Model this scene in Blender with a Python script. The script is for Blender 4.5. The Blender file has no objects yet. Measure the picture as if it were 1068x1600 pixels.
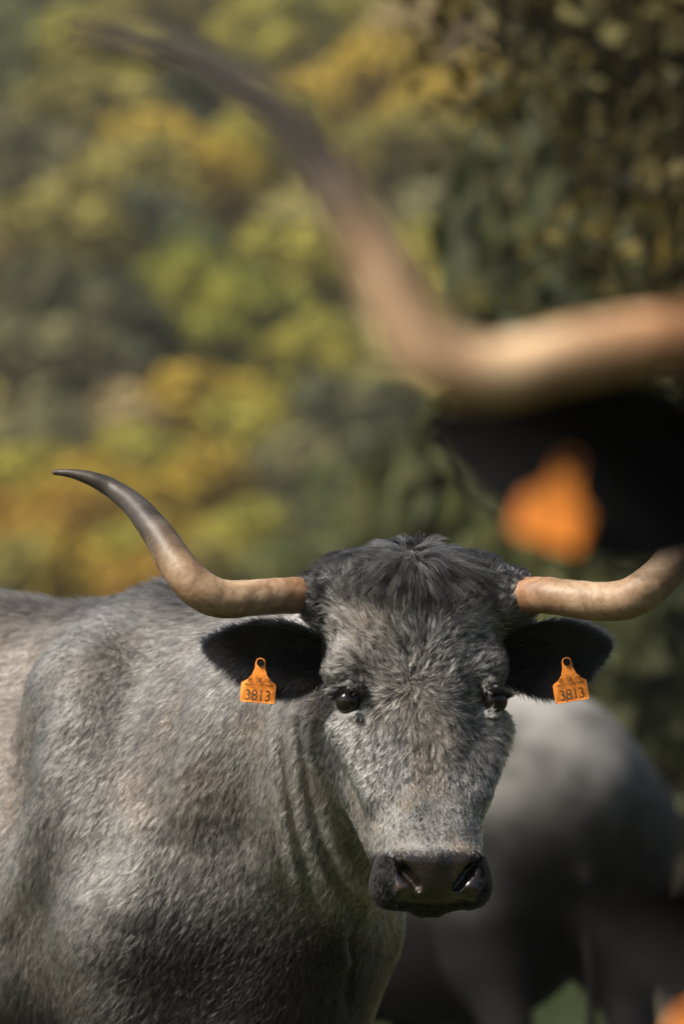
import bpy, math, random
import numpy as np
from mathutils import Vector, Matrix

SC = bpy.context.scene
COL = SC.collection
RNG = np.random.default_rng(11)
random.seed(5)

# ------------------------------------------------------------------ camera
CAM_H, FPX, HORIZON = 1.0, 8889.0, 1293.0
PITCH = math.atan((HORIZON - 800.0) / FPX)
cam = bpy.data.cameras.new('camera')
cam.sensor_fit = 'VERTICAL'; cam.sensor_height = 36.0; cam.lens = 200.0
cam.clip_start = 0.1; cam.clip_end = 2000.0
cam.dof.use_dof = True; cam.dof.focus_distance = 8.17; cam.dof.aperture_fstop = 4.2
cam_ob = bpy.data.objects.new('camera', cam); COL.objects.link(cam_ob)
cam_ob.location = (0, 0, CAM_H)
cam_ob.rotation_euler = (math.pi / 2 + PITCH, 0, 0)
SC.camera = cam_ob

# ------------------------------------------------------------------ light
SUN_EL, SUN_AZ = math.radians(47), math.radians(-58)     # azimuth measured from the view direction's reverse, minus = left
world = bpy.data.worlds.new('World'); SC.world = world; world.use_nodes = True
wn = world.node_tree.nodes; wl = world.node_tree.links
sky = wn.new('ShaderNodeTexSky'); sky.sky_type = 'NISHITA'; sky.sun_disc = False
sdir = Vector((math.sin(SUN_AZ) * math.cos(SUN_EL), -math.cos(SUN_AZ) * math.cos(SUN_EL), math.sin(SUN_EL)))
sky.sun_elevation = SUN_EL
sky.sun_rotation = math.atan2(sdir.x, sdir.y)
sky.air_density = 1.0; sky.dust_density = 4.0; sky.ozone_density = 1.0
wl.new(sky.outputs[0], wn['Background'].inputs[0]); wn['Background'].inputs[1].default_value = 0.065
sun = bpy.data.lights.new('sun', 'SUN'); sun.energy = 5.0; sun.angle = math.radians(20); sun.color = (1.0, 0.93, 0.82)
sun_ob = bpy.data.objects.new('sun', sun); COL.objects.link(sun_ob)
sun_ob.rotation_euler = sdir.to_track_quat('Z', 'Y').to_euler()
vs = SC.view_settings; vs.view_transform = 'Standard'; vs.look = 'None'; vs.exposure = 0.85; vs.gamma = 1.0
cy = SC.cycles
cy.use_denoising = True
try: cy.denoiser = 'OPENIMAGEDENOISE'
except Exception: pass
cy.max_bounces = 8; cy.diffuse_bounces = 3; cy.glossy_bounces = 3; cy.transmission_bounces = 6; cy.transparent_max_bounces = 8
cy.caustics_reflective = False; cy.caustics_refractive = False

def ray(px, py):
    """world direction through a photograph pixel (y component 1)"""
    x, z = (px - 534.0) / FPX, (800.0 - py) / FPX
    c, s = math.cos(PITCH), math.sin(PITCH)
    d = np.array([x, c - z * s, s + z * c]); return d / d[1]
def at(px, py, Y):
    return np.array([0, 0, CAM_H]) + ray(px, py) * Y

# ------------------------------------------------------------------ helpers
def nz(nodes, t, **kw):
    n = nodes.new(t)
    for k, v in kw.items(): setattr(n, k, v)
    return n
def new_mat(name, rough=0.8, spec=0.3):
    m = bpy.data.materials.new(name); m.use_nodes = True
    b = m.node_tree.nodes['Principled BSDF']
    b.inputs['Roughness'].default_value = rough; b.inputs['Specular IOR Level'].default_value = spec
    return m, m.node_tree.nodes, m.node_tree.links, b
def noise_mat(name, c1, c2, scale, rough=0.8, spec=0.3, bump=0.0, bscale=None, detail=5, c3=None):
    m, n, l, b = new_mat(name, rough, spec)
    tc = n.new('ShaderNodeTexCoord'); t = n.new('ShaderNodeTexNoise')
    t.inputs['Scale'].default_value = scale; t.inputs['Detail'].default_value = detail
    l.new(tc.outputs['Object'], t.inputs['Vector'])
    r = n.new('ShaderNodeValToRGB'); r.color_ramp.elements[0].color = (*c1, 1); r.color_ramp.elements[1].color = (*c2, 1)
    r.color_ramp.elements[0].position = 0.35; r.color_ramp.elements[1].position = 0.65
    if c3: e = r.color_ramp.elements.new(0.8); e.color = (*c3, 1)
    l.new(t.outputs['Fac'], r.inputs['Fac']); l.new(r.outputs[0], b.inputs['Base Color'])
    if bump:
        t2 = n.new('ShaderNodeTexNoise'); t2.inputs['Scale'].default_value = bscale or scale * 4; t2.inputs['Detail'].default_value = 6
        l.new(tc.outputs['Object'], t2.inputs['Vector'])
        bp = n.new('ShaderNodeBump'); bp.inputs['Strength'].default_value = bump; bp.inputs['Distance'].default_value = 0.01
        l.new(t2.outputs['Fac'], bp.inputs['Height']); l.new(bp.outputs[0], b.inputs['Normal'])
    return m
def mesh_np(name, V, F, smooth=True):
    """mesh from vertex array and (n,3) or (n,4) face array"""
    V = np.asarray(V, dtype=np.float32); F = np.asarray(F, dtype=np.int32)
    me = bpy.data.meshes.new(name); k = F.shape[1]
    me.vertices.add(len(V)); me.vertices.foreach_set('co', V.ravel())
    me.loops.add(F.size); me.loops.foreach_set('vertex_index', F.ravel())
    me.polygons.add(len(F)); me.polygons.foreach_set('loop_start', np.arange(0, F.size, k, dtype=np.int32))
    me.polygons.foreach_set('loop_total', np.full(len(F), k, dtype=np.int32))
    if smooth: me.polygons.foreach_set('use_smooth', np.ones(len(F), dtype=bool))
    me.update(calc_edges=True); me.validate(); return me
def link(name, data, parent=None, mat=None, M=None):
    o = bpy.data.objects.new(name, data); COL.objects.link(o)
    if parent is not None: o.parent = parent
    if M is not None: o.matrix_basis = M
    if mat is not None:
        if len(data.materials) == 0: data.materials.append(mat)
    return o
def tag(o, label=None, cat=None, group=None, kind=None):
    if label: o['label'] = label
    if cat: o['category'] = cat
    if group: o['group'] = group
    if kind: o['kind'] = kind
    return o
def empty(name, loc=(0, 0, 0)):
    o = bpy.data.objects.new(name, None); COL.objects.link(o); o.location = loc; o.empty_display_size = 0.2
    return o
def sstep(a, b, x):
    t = np.clip((x - a) / (b - a), 0, 1); return t * t * (3 - 2 * t)
def _hash(i, j, k, s):
    n = (i * 374761393 + j * 668265263 + k * 2147483647 + s * 974634777) & 0xffffffff
    n = ((n ^ (n >> 13)) * 1274126177) & 0xffffffff
    return ((n ^ (n >> 16)) & 0xffff).astype(np.float32) / 65535.0
def vnoise(P, scale, seed=0):
    p = np.asarray(P, dtype=np.float64) * scale + 1000.0
    i = np.floor(p).astype(np.int64); f = p - i; f = f * f * (3 - 2 * f); r = 0
    for a in (0, 1):
        for b in (0, 1):
            for c in (0, 1):
                w = (f[:, 0] if a else 1 - f[:, 0]) * (f[:, 1] if b else 1 - f[:, 1]) * (f[:, 2] if c else 1 - f[:, 2])
                r = r + w * _hash(i[:, 0] + a, i[:, 1] + b, i[:, 2] + c, seed)
    return r
def fbm(P, scale, seed=0, oct=3):
    r, a, t = 0, 1.0, 0
    for o in range(oct):
        r = r + a * vnoise(P, scale * 2 ** o, seed + o); t += a; a *= 0.5
    return r / t
def norm(v): return v / np.maximum(np.linalg.norm(v, axis=-1, keepdims=True), 1e-9)

def tube(path, radii, seg=20, samples=60, flat=1.0):
    """smooth tapered tube through points (Catmull-Rom); returns verts, quads, t per vertex"""
    P = np.asarray(path, float); R = np.asarray(radii, float)
    n = len(P); tt = np.linspace(0, n - 1, samples)
    def cr(A):
        A = A if A.ndim > 1 else A[:, None]
        E = np.vstack([2 * A[0] - A[1], A, 2 * A[-1] - A[-2]])
        i = np.minimum(tt.astype(int), n - 2); f = (tt - i)[:, None]
        a, b, c, d = E[i], E[i + 1], E[i + 2], E[i + 3]
        return 0.5 * (2 * b + (c - a) * f + (2 * a - 5 * b + 4 * c - d) * f ** 2 + (3 * b - 3 * c + d - a) * f ** 3)
    C = cr(P); r = cr(R)[:, 0]
    T = norm(np.gradient(C, axis=0)); up = np.array([0.0, 1.0, 0.05])
    V, tv = [], []
    for k in range(samples):
        s = norm(np.cross(T[k], up)); u = np.cross(s, T[k])
        a = np.linspace(0, 2 * np.pi, seg, endpoint=False)[:, None]
        V.append(C[k] + r[k] * (np.cos(a) * s + flat * np.sin(a) * u)); tv += [k / (samples - 1)] * seg
    V = np.vstack(V); F = []
    for k in range(samples - 1):
        for j in range(seg):
            F.append((k * seg + j, k * seg + (j + 1) % seg, (k + 1) * seg + (j + 1) % seg, (k + 1) * seg + j))
    e0, e1 = len(V), len(V) + 1
    V = np.vstack([V, C[0], C[-1] + T[-1] * r[-1] * 0.6]); tv += [0, 1]
    for j in range(seg):
        F.append((e0, (j + 1) % seg, j, j)); b = (samples - 1) * seg
        F.append((e1, b + j, b + (j + 1) % seg, b + (j + 1) % seg))
    return V, F, np.array(tv)
def mesh_mixed(name, V, F, smooth=True):
    F = [tuple(dict.fromkeys(int(i) for i in f)) for f in F]
    me = bpy.data.meshes.new(name); me.from_pydata([tuple(map(float, v)) for v in V], [], F)
    if smooth: me.polygons.foreach_set('use_smooth', [True] * len(me.polygons))
    me.update(); return me

# ================================================================== THE SETTING
def ground_h(x, y):
    s = np.maximum(np.asarray(y, float) - 62.0, 0.0)
    h = 0.265 * s * s / (s + 22.0)
    return h + 0.0 * x
def make_ground():
    xs = np.concatenate([np.linspace(-260, -40, 23), np.linspace(-36, 36, 37), np.linspace(40, 260, 23)])
    ys = np.concatenate([np.linspace(-40, 60, 41), np.linspace(63, 240, 60), np.linspace(250, 700, 19)])
    X, Y = np.meshgrid(xs, ys, indexing='ij')
    P = np.stack([X.ravel(), Y.ravel(), np.zeros(X.size)], 1)
    Z = ground_h(X, Y).ravel() + (fbm(P, 0.12, 3) - 0.5) * 0.5 * sstep(30, 60, Y.ravel()) + (fbm(P, 0.03, 9) - 0.5) * 5 * sstep(70, 150, Y.ravel())
    P[:, 2] = Z
    ny = len(ys); i, j = np.meshgrid(np.arange(len(xs) - 1), np.arange(ny - 1), indexing='ij')
    a = (i * ny + j).ravel(); F = np.stack([a, a + ny, a + ny + 1, a + 1], 1)
    m, n, l, b = new_mat('meadow', 0.95, 0.1)
    tc = n.new('ShaderNodeTexCoord'); t = nz(n, 'ShaderNodeTexNoise'); t.inputs['Scale'].default_value = 0.35; t.inputs['Detail'].default_value = 6
    l.new(tc.outputs['Object'], t.inputs['Vector'])
    r = n.new('ShaderNodeValToRGB'); e = r.color_ramp.elements
    e[0].position, e[0].color = 0.3, (0.016, 0.024, 0.007, 1); e[1].position, e[1].color = 0.7, (0.15, 0.13, 0.055, 1)
    k = e.new(0.5); k.color = (0.032, 0.042, 0.011, 1)
    l.new(t.outputs['Fac'], r.inputs[0])
    sp = n.new('ShaderNodeSeparateXYZ'); l.new(tc.outputs['Object'], sp.inputs[0]); mr = n.new('ShaderNodeMapRange'); mr.inputs['From Min'].default_value = 48; mr.inputs['From Max'].default_value = 66
    l.new(sp.outputs['Y'], mr.inputs[0]); mx = nz(n, 'ShaderNodeMix', data_type='RGBA'); l.new(mr.outputs[0], mx.inputs[0]); l.new(r.outputs[0], mx.inputs[6])
    r2 = n.new('ShaderNodeValToRGB'); r2.color_ramp.elements[0].color = (.09, .09, .025, 1); r2.color_ramp.elements[1].color = (.19, .155, .05, 1); l.new(t.outputs['Fac'], r2.inputs[0])   # bracken and dry grass up the slope
    l.new(r2.outputs[0], mx.inputs[7]); l.new(mx.outputs[2], b.inputs['Base Color'])
    o = link('ground', mesh_np('ground', P, F), None, m); tag(o, kind='structure', label='green meadow rising into a wooded hillside')
make_ground()

# ---- grass (nobody could count it)
def make_grass():
    N = 60000
    y = 11 + 44 * RNG.random(N) ** 1.3; x = (RNG.random(N) - 0.42) * (0.16 * y + 1.5)
    h = 0.05 + 0.11 * RNG.random(N); a = RNG.random(N) * 6.28; w = 0.006 + 0.006 * RNG.random(N)
    B = np.stack([x, y, np.full(N, -0.01)], 1); D = np.stack([np.cos(a), np.sin(a), np.zeros(N)], 1)
    L = np.stack([RNG.normal(0, .4, N) * h, RNG.normal(0, .4, N) * h, h], 1)
    V = np.stack([B - D * w[:, None], B + D * w[:, None], B + L], 1).reshape(-1, 3)
    me = mesh_np('grass', V, np.arange(3 * N).reshape(-1, 3), False)
    m = noise_mat('grass_blade', (0.018, 0.03, 0.007), (0.042, 0.055, 0.013), 1.5, 0.7)
    tag(link('grass', me, None, m), 'short green pasture grass under the animals', 'grass', kind='stuff')
make_grass()

# ---- foliage
def leaf_mat(name, c1, c2, trans=0.35):
    m, n, l, b = new_mat(name, 0.65, 0.25)
    tc = n.new('ShaderNodeTexCoord'); t = n.new('ShaderNodeTexNoise'); t.inputs['Scale'].default_value = 1.1; t.inputs['Detail'].default_value = 6
    t.inputs['Roughness'].default_value = 0.75
    l.new(tc.outputs['Object'], t.inputs['Vector'])
    r = n.new('ShaderNodeValToRGB'); r.color_ramp.elements[0].color = (*c1, 1); r.color_ramp.elements[1].color = (*c2, 1)
    r.color_ramp.elements[0].position = 0.4; r.color_ramp.elements[1].position = 0.6
    l.new(t.outputs['Fac'], r.inputs[0]); l.new(r.outputs[0], b.inputs['Base Color'])
    tr = n.new('ShaderNodeBsdfTranslucent'); mx = n.new('ShaderNodeMixShader'); mx.inputs[0].default_value = trans
    l.new(r.outputs[0], tr.inputs[0]); l.new(b.outputs[0], mx.inputs[1]); l.new(tr.outputs[0], mx.inputs[2])
    l.new(mx.outputs[0], n['Material Output'].inputs[0]); return m
LEAF = {
    'ochre': leaf_mat('leaf_ochre', (0.27, 0.185, 0.018), (0.42, 0.31, 0.03)),
    'orange': leaf_mat('leaf_orange', (0.25, 0.145, 0.018), (0.36, 0.23, 0.026)),
    'yellowgreen': leaf_mat('leaf_yellowgreen', (0.22, 0.215, 0.03), (0.38, 0.33, 0.05)),
    'lime': leaf_mat('leaf_lime', (0.15, 0.18, 0.026), (0.31, 0.295, 0.036)),
    'olive': leaf_mat('leaf_olive', (0.20, 0.18, 0.042), (0.31, 0.265, 0.06)),
    'green': leaf_mat('leaf_green', (0.08, 0.10, 0.028), (0.15, 0.16, 0.04)),
    'dark': leaf_mat('leaf_dark', (0.06, 0.07, 0.03), (0.115, 0.115, 0.045)),
    'grey': leaf_mat('leaf_greygreen', (0.13, 0.13, 0.06), (0.20, 0.185, 0.08)),
    'brown': leaf_mat('leaf_brown', (0.19, 0.145, 0.058), (0.28, 0.215, 0.08)),
    'deep': leaf_mat('leaf_shade_green', (0.032, 0.04, 0.014), (0.075, 0.08, 0.024)),  # green leaves darkened: the oak's shade is put into their colour
    'tan': leaf_mat('leaf_tan', (0.30, 0.235, 0.11), (0.44, 0.34, 0.16)),
}
BARK = noise_mat('bark', (0.05, 0.042, 0.033), (0.13, 0.11, 0.085), 9, 0.9, 0.15, 0.6)
def crown_mesh(name, seed, n_leaf, leaf, lobes=9, squash=0.85):
    """unit-radius crown, centre at origin: leaf-sized faces on the shells of uneven lobes"""
    g = np.random.default_rng(seed); C = []
    for k in range(lobes):
        d = norm(g.normal(size=3)); C.append((*(d * np.array([.62, .62, .55 * squash]) * (0.5 + 0.5 * g.random())), 0.30 + 0.22 * g.random()))
    C = np.array(C); c = C[g.integers(0, lobes, n_leaf)]
    d = norm(g.normal(size=(n_leaf, 3))); d[:, 2] = np.where(g.random(n_leaf) < .6, np.abs(d[:, 2]), d[:, 2])
    rr = c[:, 3] * (0.72 + 0.36 * g.random(n_leaf) ** 0.7)
    P = c[:, :3] + d * rr[:, None] * np.array([1, 1, squash])
    keep = vnoise(P, 5.0, seed) > 0.30; P = P[keep]; d = d[keep]; n = len(P)
    a = norm(np.cross(d + g.normal(0, .8, (n, 3)), g.normal(size=(n, 3)))); b = norm(np.cross(a, d + g.normal(0, .6, (n, 3))))
    s = leaf * (0.6 + 0.8 * g.random(n))[:, None]
    V = np.stack([P - a * s, P - b * s * .55, P + a * s, P + b * s * .55], 1).reshape(-1, 3)
    return mesh_np(name, V, np.arange(4 * n).reshape(-1, 4), False)
CROWNS = [crown_mesh('crown', 40 + k, 2600, 0.085, 8 + k, 0.85) for k in range(5)]
def trunk_mesh(name, seed, h, r, spread):
    """tapered trunk with limbs reaching into the crown; base at the origin"""
    g = np.random.default_rng(seed); V, F = [], []
    def add(p, rr, smp=8):
        v, f, _ = tube(p, rr, 7, smp); o = sum(len(x) for x in V); V.append(v); F.extend([tuple(i + o for i in q) for q in f])
    top = np.array([g.normal(0, .05), g.normal(0, .05), h])
    add([(0, 0, -.25), (g.normal(0, .04) * h, g.normal(0, .04) * h, h * .5), top], [r * 1.25, r * .8, r * .3])
    for k in range(6):
        z = h * (.45 + .09 * k); a = k * 2.4 + g.random()
        e = np.array([math.cos(a) * spread * .7, math.sin(a) * spread * .7, z + spread * (.35 + .4 * g.random())])
        s = np.array([0, 0, z]); add([s, (s + e) / 2 + np.array([0, 0, -.08 * spread]), e], [r * .5, r * .33, r * .12], 6)
    return mesh_mixed(name, np.vstack(V), F)
TRUNKS = [trunk_mesh('trunk', 70 + k, 1.0, 0.075, 0.8) for k in range(3)]
HILL = []
def hill_tree(px, py, R, colr, label, kind='tree'):
    """crown centred on that pixel; its distance follows from standing on the slope"""
    d = ray(px, py); lo, hi = 40.0, 420.0
    R = R * (1.0 if kind == 'tree' else 1.3); lift = R * (.9 if kind == 'tree' else 0.55)
    f = lambda Y: float(ground_h(0, Y)) + lift - (CAM_H + d[2] * Y)
    Y = 420.0
    ys = np.arange(40, 420, 1.0); v = np.array([f(y) for y in ys])
    w = np.where(v > 0)[0]
    if len(w): Y = ys[w[0]]
    p = np.array([0, 0, CAM_H]) + d * Y; g = float(ground_h(p[0], Y))
    i = len(HILL)
    root = empty('hillside_tree' if kind == 'tree' else 'hillside_bush', (p[0], Y, g))
    tag(root, label, kind, 'trees and bushes on the far hillside')
    c = link('crown', CROWNS[i % 5], root); c.location = (0, 0, lift); c.scale = (R, R, R * (.95 if kind == 'tree' else .85)); c.rotation_euler = (0, 0, i * 1.3)
    if len(c.data.materials) == 0: c.data.materials.append(LEAF['green'])
    c.material_slots[0].link = 'OBJECT'; c.material_slots[0].material = LEAF[colr]
    t = link('trunk', TRUNKS[i % 3], root, BARK); t.scale = (R, R, lift); t.rotation_euler = (0, 0, i * 2.1)
    HILL.append((p[0], Y, R, p[2] - CAM_H)); return root
TREES = [
 (335,660,1.35,'ochre','big glowing ochre bush above the horn tip of the grey cow','bush'),
 (345,770,1.0,'ochre','rounder dark ochre bush just below the big glowing ochre bush','bush'),
 (85,860,1.15,'orange','rusty orange bush low on the left, under the grey cow\'s horn tip','bush'),
 (5,815,1.0,'orange','rusty orange bush cut by the left picture edge','bush'),
 (190,880,.85,'yellowgreen','yellow green bush low behind the bend of the grey cow\'s horn','bush'),
 (270,860,.8,'ochre','small ochre bush right of the dark half of the grey cow\'s horn','bush'),
 (400,860,.9,'yellowgreen','yellow green bush low behind the grey cow\'s straight horn base','bush'),
 (180,775,1.0,'olive','olive bush behind the tip half of the grey cow\'s horn','bush'),
 (120,905,1.0,'ochre','low ochre bush just above the grey cow\'s back, left','bush'),
 (20,900,.95,'olive','low olive bush above the grey cow\'s back at the left edge','bush'),
 (330,915,.85,'olive','low olive bush inside the bend of the grey cow\'s horn','bush'),
 (450,915,.85,'green','low green bush above the grey cow\'s straight horn base','bush'),
 (240,930,.85,'orange','low rusty bush crossed by the grey cow\'s rising horn','bush'),
 (260,740,1.2,'yellowgreen','yellowish bush between the horn tip and the ochre bushes','bush'),
 (420,690,1.2,'yellowgreen','yellowish bush on the right flank of the big ochre bush','bush'),
 (560,860,.9,'green','low green bush behind the left half of the poll tuft','bush'),
 (770,850,.9,'dark','low dark bush under the blurred orange tag','bush'),
 (130,790,1.0,'ochre','golden bush left of the dark half of the grey cow\'s horn','bush'),
 (240,800,.9,'ochre','golden bush right above the dark half of the grey cow\'s horn','bush'),
 (30,760,1.0,'yellowgreen','yellowish bush left of the grey cow\'s horn tip','bush'),
 (540,790,.95,'green','green bush left above the poll tuft','bush'),
 (60,720,1.2,'grey','pale grey green bush right above the grey cow\'s horn tip','bush'),
 (470,760,1.1,'grey','grey green bush right of the ochre bushes','bush'),
 (480,850,.9,'dark','dark green bush low beside the grey cow\'s poll tuft','bush'),
 (560,670,1.7,'dark','dark green tree below the bend of the blurred near horn','tree'),
 (610,770,1.3,'dark','dark green bush above the grey cow\'s poll tuft','bush'),
 (700,760,1.3,'green','green bush left of the blurred black ear','bush'),
 (700,860,1.0,'dark','dark bush low behind the grey cow\'s poll, right half','bush'),
 (360,500,2.2,'lime','large lime green tree in the middle of the hillside','tree'),
 (450,430,1.8,'yellowgreen','yellow green tree crown up and right of the large lime tree','tree'),
 (300,440,1.7,'green','green tree crown at the upper left of the large lime tree','tree'),
 (470,580,1.4,'yellowgreen','yellow green tree between the lime tree and the blurred horn bend','tree'),
 (290,560,1.3,'brown','brownish tree under the left side of the large lime tree','tree'),
 (140,520,2.2,'dark','big dark grey green tree left of the large lime tree','tree'),
 (40,590,1.9,'grey','grey green tree at the left edge, half way up','tree'),
 (190,605,1.3,'dark','dark tree between the big ochre bush and the dark grey green tree','tree'),
 (110,650,1.2,'tan','straw coloured bush above the grey cow\'s horn tip, upper of the pale ones','bush'),
 (200,680,1.1,'tan','straw coloured bush touching the big ochre bush on its left','bush'),
 (20,470,1.9,'brown','brownish tree at the left edge above the grey green tree','tree'),
 (75,400,2.2,'olive','olive tree on the left above the dark grey green tree','tree'),
 (215,400,2.1,'dark','dark tree crown above the dark grey green tree, towards the lime tree','tree'),
 (160,330,2.4,'olive','olive brown tree on the left third of the hill, second from its top row','tree'),
 (280,300,2.5,'ochre','muted ochre tree left of the blurred horn\'s rising part','tree'),
 (40,270,2.4,'grey','grey green tree at the left edge, upper hillside','tree'),
 (120,210,2.6,'olive','broad olive yellow tree high on the left','tree'),
 (275,190,2.1,'dark','dark green tree just below the blurred dark horn tip','tree'),
 (365,260,2.4,'yellowgreen','yellow tree touching the blurred horn from the left','tree'),
 (20,100,2.5,'green','dark green tree in the upper left corner','tree'),
 (150,110,2.5,'yellowgreen','yellow olive tree under the very tip of the blurred horn','tree'),
 (260,30,2.6,'olive','olive tree at the top edge above the blurred horn tip','tree'),
 (430,70,2.6,'yellowgreen','yellow tree at the top edge right of the blurred horn tip','tree'),
 (540,150,2.6,'ochre','golden tree right of the blurred horn\'s dark part','tree'),
 (560,30,2.6,'yellowgreen','pale yellow tree at the top edge near the middle','tree'),
 (660,90,2.6,'tan','pale straw tree at the top edge beside the dark oak','tree'),
 (620,260,2.4,'olive','olive tree between the blurred horn and the dark oak','tree'),
 (700,200,2.4,'ochre','golden tree seen through the left fringe of the dark oak','tree'),
 (640,380,2.1,'grey','grey green tree right of the blurred horn\'s steep part','tree'),
 (700,450,1.8,'yellowgreen','bright yellow green tree in the inner bend of the blurred horn','tree'),
 (790,440,1.8,'lime','lime tree above the blurred horn\'s level part','tree'),
 (880,300,2.4,'brown','brown tree seen through the dark oak\'s crown','tree'),
 (960,200,2.4,'olive','olive tree seen through gaps of the dark oak, far right','tree'),
 (1000,400,2.0,'grey','grey tree at the right edge above the blurred horn base','tree'),
 (40,20,2.7,'dark','dark tree in the very top left corner','tree'),
]
for t in TREES: hill_tree(*t)
# the rest of the hillside reads as one mass of foliage
def far_wood():
    V = []; g = np.random.default_rng(8); base = []
    for me in CROWNS:
        a = np.empty(len(me.vertices) * 3, np.float32); me.vertices.foreach_get('co', a); base.append(a.reshape(-1, 4, 3)[::3])
    y = 70.0
    while y < 330:
        hw = 0.11 * y + 6; x = -hw
        while x < hw:
            X, Y = x + g.normal(0, 1), y + g.normal(0, 1.5); R = 1.7 + 1.2 * g.random() + y * .004
            zc = float(ground_h(X, Y)) + R * .55 - CAM_H          # leave the single trees in view free
            if all((X - a) ** 2 + (Y - b) ** 2 > (R * .6 + r * .8) ** 2 and (b < Y or math.hypot(X / Y - a / b, zc / Y - c / b) > .95 * R / Y + .75 * r / b) for a, b, r, c in HILL):
                B = base[g.integers(5)]; V.append((B * R + np.array([X, Y, float(ground_h(X, Y)) + R * .55])).reshape(-1, 3))
            x += 3.4
        y += 4.2
    V = np.vstack(V)
    m = leaf_mat('leaf_wood', (0.12, 0.115, 0.035), (0.30, 0.25, 0.055)); 
    for nd in m.node_tree.nodes:
        if nd.type == 'TEX_NOISE': nd.inputs['Scale'].default_value = 0.16
    tag(link('far_wood', mesh_np('far_wood', V, np.arange(len(V)).reshape(-1, 4), False), None, m), 'mixed autumn wood covering the far hillside', 'wood', kind='stuff')
far_wood()

# ---- the dark oak overhanging at the upper right, and shaded shrubs under it
def dark_oak():
    Y = 19.0; g = np.random.default_rng(21)
    root = empty('oak_tree', (2.35, Y, 0)); tag(root, 'dark shaded oak hanging over the picture\'s upper right corner', 'tree')
    V, F = [], []
    def add(p, r, s=14):
        v, f, _ = tube(np.array(p, float), r, 9, s); o = sum(len(x) for x in V); V.append(v); F.extend([tuple(i + o for i in q) for q in f])
    add([(0, 0, -.3), (.05, 0, 1.2), (-.08, 0, 2.6), (.02, 0, 4.2), (0, .1, 6)], [.42, .30, .25, .19, .08], 24)
    br = []
    def limb(a, b, r0):
        a, b = np.array(a), np.array(b); m = (a + b) / 2 + np.array([0, g.normal(0, .1), .14]); add([a, m, b], [r0, r0 * .65, r0 * .25]); br.append((a, m, b))
    limb((-.05, 0, 2.5), (-1.55, -.3, 3.15), .09); limb((0, 0, 2.35), (-1.95, .1, 3.9), .13); limb((0, 0, 2.2), (-1.2, .3, 2.75), .07)
    limb((0, 0, 3.6), (-2.6, -.2, 4.05), .1); limb((0, 0, 2.8), (1.7, .2, 3.6), .1); limb((0, 0, 3.5), (1.4, -.6, 4.6), .09)
    limb((0, 0, 3.3), (-.6, -1.2, 4.2), .08); limb((0, 0, 3.4), (-.3, 1.3, 4.3), .08); limb((0, 0, 4.2), (-1.2, .2, 5.2), .08)
    tr = link('trunk', mesh_mixed('oak_trunk', np.vstack(V), F), root, noise_mat('oak_bark', (0.035, 0.032, 0.026), (0.09, 0.082, 0.065), 8, 0.9, 0.1, 0.7))
    # leaf sprays along every limb
    pts = []
    for a, m, b in br:
        for k in range(30):
            t = .28 + .78 * g.random(); p = a + (b - a) * t + np.array([0, 0, .14 * math.sin(math.pi * min(t, 1))]); pts.append(p + g.normal(0, .19, 3))
    for k in range(130): pts.append(np.array([g.uniform(-2.4, 2.2), g.normal(0, .5), g.uniform(3.95, 5.6)]))
    for k in range(50): pts.append(np.array([g.uniform(-1.6, .2), g.normal(0, .35), g.uniform(2.75, 3.9)]))
    pts = np.array(pts); P = np.repeat(pts, 32, 0); n = len(P)
    P = P + g.normal(0, .12, (n, 3)); a = norm(g.normal(size=(n, 3)) + np.array([0, 0, -.4])); b = norm(np.cross(a, g.normal(size=(n, 3))))
    s = (.020 + .020 * g.random(n))[:, None]
    Q = np.stack([P - a * s * 1.5, P - b * s * .8, P + a * s * 1.5, P + b * s * .8], 1).reshape(-1, 3)
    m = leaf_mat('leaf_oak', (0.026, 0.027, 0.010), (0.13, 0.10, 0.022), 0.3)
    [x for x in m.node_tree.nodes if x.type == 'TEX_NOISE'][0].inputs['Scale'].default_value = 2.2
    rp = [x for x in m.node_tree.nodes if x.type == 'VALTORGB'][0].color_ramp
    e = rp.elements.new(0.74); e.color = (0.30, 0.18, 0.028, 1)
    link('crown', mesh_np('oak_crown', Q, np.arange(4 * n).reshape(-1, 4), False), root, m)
dark_oak()
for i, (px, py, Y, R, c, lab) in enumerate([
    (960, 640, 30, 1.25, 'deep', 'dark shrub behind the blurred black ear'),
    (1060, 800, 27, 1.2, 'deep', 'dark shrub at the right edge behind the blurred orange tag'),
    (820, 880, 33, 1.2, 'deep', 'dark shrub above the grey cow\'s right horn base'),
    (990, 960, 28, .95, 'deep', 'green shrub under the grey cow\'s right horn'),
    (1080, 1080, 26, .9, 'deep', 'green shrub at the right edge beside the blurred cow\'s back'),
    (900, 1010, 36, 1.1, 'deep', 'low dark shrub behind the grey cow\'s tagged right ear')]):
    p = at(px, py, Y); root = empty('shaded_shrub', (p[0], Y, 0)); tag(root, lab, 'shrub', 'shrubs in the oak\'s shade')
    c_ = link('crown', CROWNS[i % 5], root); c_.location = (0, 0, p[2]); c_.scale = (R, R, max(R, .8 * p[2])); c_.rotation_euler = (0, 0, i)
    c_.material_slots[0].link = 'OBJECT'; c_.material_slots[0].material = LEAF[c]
    t_ = link('trunk', TRUNKS[i % 3], root, BARK); t_.scale = (R, R, p[2])

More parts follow.
